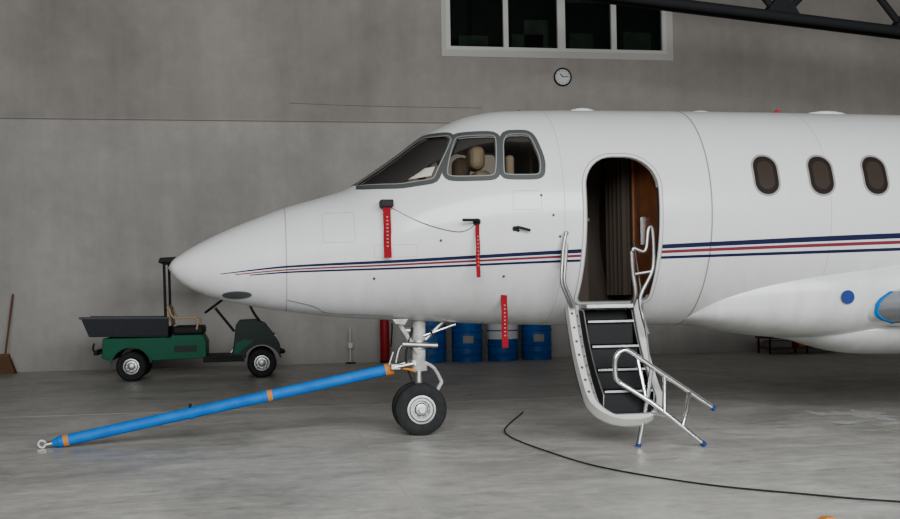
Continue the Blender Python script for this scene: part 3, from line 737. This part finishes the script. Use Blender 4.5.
# body
body=[(-2.42,.38),(-2.40,.69),(-1.44,.69),(-1.36,.68),(-1.34,.72),(-.86,.72),(-.80,.60),(-.80,.34),(-1.62,.32)]+arch(-1.971,.236,.31,18,162)+[(-2.36,.36)]
prism('body_rear',body,ya+.02,yb-.02,'green',K,.015)
prism('fender_lip',arch(-1.971,.236,.33,10,170)+list(reversed(arch(-1.971,.236,.305,10,170))),ya-.01,ya+.05,'green',K)
prism('fender_lip_far',arch(-1.971,.236,.33,10,170)+list(reversed(arch(-1.971,.236,.305,10,170))),yb-.05,yb+.01,'green',K)
box('side_vent',(-1.30,ya+.005,.45),(-.95,ya+.03,.55),'cowl',K)
box('rear_bumper',(-2.56,ya+.15,.42),(-2.50,yb-.15,.50),'black',K,.01)
for yy in (ya+.3,yb-.3):tube('bumper_arm',[(-2.52,yy,.46),(-2.36,yy,.46)],.02,'black',K)
tube('tail_hitch',[(-2.56,18.6,.42),(-2.62,18.6,.5),(-2.6,18.6,.6)],.015,'black',K,3)
box('floorboard',(-.85,ya+.02,.32),(-.18,yb-.02,.37),'black',K,.01)
box('rocker_trim',(-.85,ya,.27),(-.2,ya+.06,.33),'black',K,.01)
cowl=[(-.40,.36),(-.36,.60),(-.33,.86),(-.28,.93),(-.02,.94),(.14,.88),(.26,.72),(.36,.56),(.39,.44),(.37,.38)]+arch(.076,.236,.31,25,155)+[(-.25,.34)]
prism('front_cowl',cowl,ya+.03,yb-.03,'cowl',K,.02)
prism('front_fender',arch(.076,.236,.33,15,165)+list(reversed(arch(.076,.236,.30,15,165))),ya-.01,ya+.06,'cowl',K)
prism('front_green_panel',[(-.36,.40),(-.30,.40),(-.18,.50),(-.05,.60),(-.20,.62),(-.34,.56)],ya+.02,ya+.035,'green',K)
tube('front_bumper',[(.36,ya+.1,.40),(.43,ya+.3,.40),(.43,yb-.3,.40),(.36,yb-.1,.40)],.03,'black',K,3)
for yy in (ya+.18,yb-.18):
    tube('headlight',[(.24,yy,.66),(.30,yy,.66)],.05,'lens',K)
# seats
box('seat_cushion',(-1.33,ya+.08,.72),(-.84,yb-.08,.86),'black',K,.04)
prism('seat_back',[(-1.42,.86),(-1.34,.86),(-1.38,1.20),(-1.45,1.20)],ya+.10,yb-.10,'tan',K,.03)
for yy in (ya+.06,yb-.06):
    tube('arm_rest',[(-1.38,yy,1.16),(-1.30,yy,1.0),(-1.0,yy,1.0),(-.93,yy,.94),(-.95,yy,.80)],.018,'tan',K,4)
# roof
prism('roof_canopy',[(-1.53,1.88),(-1.50,1.96),(-.9,1.99),(-.1,1.97),(.05,1.91),(.05,1.88)],ya,yb,'black',K,.02)
for yy in (ya+.06,yb-.06):
    tube('roof_post_rear',[(-1.44,yy,1.90),(-1.43,yy,1.0),(-1.42,yy,.72)],.022,'black',K)
    tube('roof_post_front',[(.06,yy,.90),(-.06,yy,1.08),(-.12,yy,1.3),(-.14,yy,1.90)],.018,'black',K,4)
tube('steering_column',[(-.36,ya+.33,.75),(-.66,ya+.33,1.14)],.022,'black',K)
nn=28;ax=Vector((-.55,0,.75)).normalized();u=Vector((0,1,0));w2=ax.cross(u)
pts=[Vector((-.68,ya+.33,1.17))+(u*math.cos(2*math.pi*k/nn)+w2*math.sin(2*math.pi*k/nn))*.17 for k in range(nn+1)]
tube('steering_wheel',pts,.018,'black',K,0,8)
for k in (0,9,19):tube('steering_spoke',[(-.68,ya+.33,1.17),pts[k]],.012,'black',K,0,6)
tube('pedal',[(-.42,ya+.35,.40),(-.36,ya+.35,.5)],.02,'steel',K)

# ------------------------------------------------------------ drums
for i,x_ in enumerate((3.30,4.01,4.72,5.40)):
    e=empty('oil_drum',(x_,20.95,0));c0=(x_,20.95,0);R=.292;H=.88
    pr=[(0,.012),(R-.015,.012),(R-.01,0),(R+.004,.004),(R,.02)]
    for zr in (.16,.30,.44,.585,.72):
        k_=.014 if zr in (.30,.585) else .006
        pr+=[(R,zr-.025),(R+k_,zr-.01),(R+k_,zr+.01),(R,zr+.025)]
    pr+=[(R,H-.02),(R+.004,H-.004),(R-.008,H),(R-.014,H-.015),(0,H-.015)]
    revolve('drum_body',pr,c0,'Z','drumblue',e,40,30)
    if i==2:revolve('white_band',[(R+.012,.42),(R+.012,.85)],c0,'Z','white',e,40)
    if i!=2:
        V=[];zz=(.36,.50)
        for k in range(9):
            a=math.radians(-115+k*5);V+=[(x_+(R+.008)*math.cos(a),20.95+(R+.008)*math.sin(a),zz[0]),(x_+(R+.008)*math.cos(a),20.95+(R+.008)*math.sin(a),zz[1])]
        obj('drum_label',V,[(2*k,2*k+2,2*k+3,2*k+1) for k in range(8)],'cabinring' if i%2 else 'tape',e)
    revolve('bung',[(0,H),(.03,H),(.03,H-.02)],(x_+.17,20.85,0),'Z','steel',e,12)
# fire extinguisher near wall
e=empty('fire_extinguisher',(2.44,21.2,0));c0=(2.44,21.2,0)
revolve('cylinder',[(0,.03),(.08,.03),(.09,.06),(.09,.80),(.075,.87),(.035,.90),(.03,.93),(0,.93)],c0,'Z','firered',e,24,30)
revolve('base_ring',[(.07,0),(.10,0),(.095,.05),(.07,.05)],c0,'Z','black',e,24)
tube('valve',[(2.44,21.2,.92),(2.44,21.2,.99)],.02,'steel',e);tube('handle',[(2.38,21.2,1.0),(2.50,21.2,1.02)],.012,'black',e)
tube('hose',[(2.47,21.17,.96),(2.57,21.1,.8),(2.56,21.1,.45),(2.54,21.1,.3)],.014,'black',e,5)
# floor stanchion
e=empty('floor_stanchion',(1.78,21.3,0))
tube('pole',[(1.78,21.3,0),(1.78,21.3,.70)],.014,'white',e);revolve('foot',[(0,.03),(.10,.02),(.11,0)],(1.78,21.3,0),'Z','black',e,20);box('tag',(1.74,21.26,.3),(1.82,21.28,.40),'white',e)
# broom
e=empty('broom',(-4.5,21.2,0))
tube('handle',[(-4.42,21.42,1.45),(-4.52,21.15,.32)],.018,'broomwood',e)
obj('head',[(-4.60,21.10,.34),(-4.45,21.10,.34),(-4.45,21.2,.34),(-4.60,21.2,.34),(-4.74,21.02,.0),(-4.33,21.02,.0),(-4.33,21.24,.0),(-4.74,21.24,.0)],[(0,1,2,3),(4,7,6,5),(0,4,5,1),(1,5,6,2),(2,6,7,3),(3,7,4,0)],'bristle',e)
box('binding',(-4.61,21.09,.30),(-4.44,21.21,.36),'broomwood',e,.01)
# low trolley behind the wing root
e=empty('tool_trolley',(10.8,20.7,0))
box('deck',(10.0,20.4,.30),(11.7,21.0,.34),'broomwood',e,.005)
box('lower_deck',(10.05,20.42,.10),(11.6,20.98,.12),'broomwood',e)
for x_ in (10.05,10.85,11.6):
    for y_ in (20.45,20.95):tube('leg',[(x_,y_,0),(x_,y_,.32)],.02,'black',e)
box('orange_bin',(10.7,20.5,.12),(11.2,20.9,.28),'orange',e,.01);box('grey_case',(10.1,20.5,.12),(10.55,20.85,.26),'cabinring',e,.01)
# orange wheel chock in the foreground
prism('wheel_chock',[(3.00,0),(3.09,0),(3.07,.015),(3.03,.018)],5.52,5.58,'orange')

# ------------------------------------------------------------ light
def area(name,loc,rot,sx,sy,e,col):
    l=D.lights.new(name,'AREA');l.shape='RECTANGLE';l.size=sx;l.size_y=sy;l.energy=e;l.color=col
    o=D.objects.new(name,l);o.location=loc;o.rotation_euler=[math.radians(a) for a in rot];COL.objects.link(o);return o
area('hangar_door_daylight',(2,-5.5,5.6),(80,0,-4),15,5.0,4400,(.95,.98,1))
wd=D.worlds.new('overcast');SC.world=wd;wd.use_nodes=True
wd.node_tree.nodes['Background'].inputs[0].default_value=(.75,.82,.9,1);wd.node_tree.nodes['Background'].inputs[1].default_value=.35

# ------------------------------------------------------------ camera
cam=D.cameras.new('camera');co=D.objects.new('camera',cam);COL.objects.link(co)
cam.lens=44;cam.sensor_width=36;cam.shift_y=.0417;cam.clip_end=200
co.matrix_world=Matrix.Translation((0,0,1.25))@Matrix.Rotation(math.radians(-10),4,'Z')@Matrix.Rotation(math.radians(90),4,'X')@Matrix.Rotation(-.018,4,'Z')
SC.camera=co
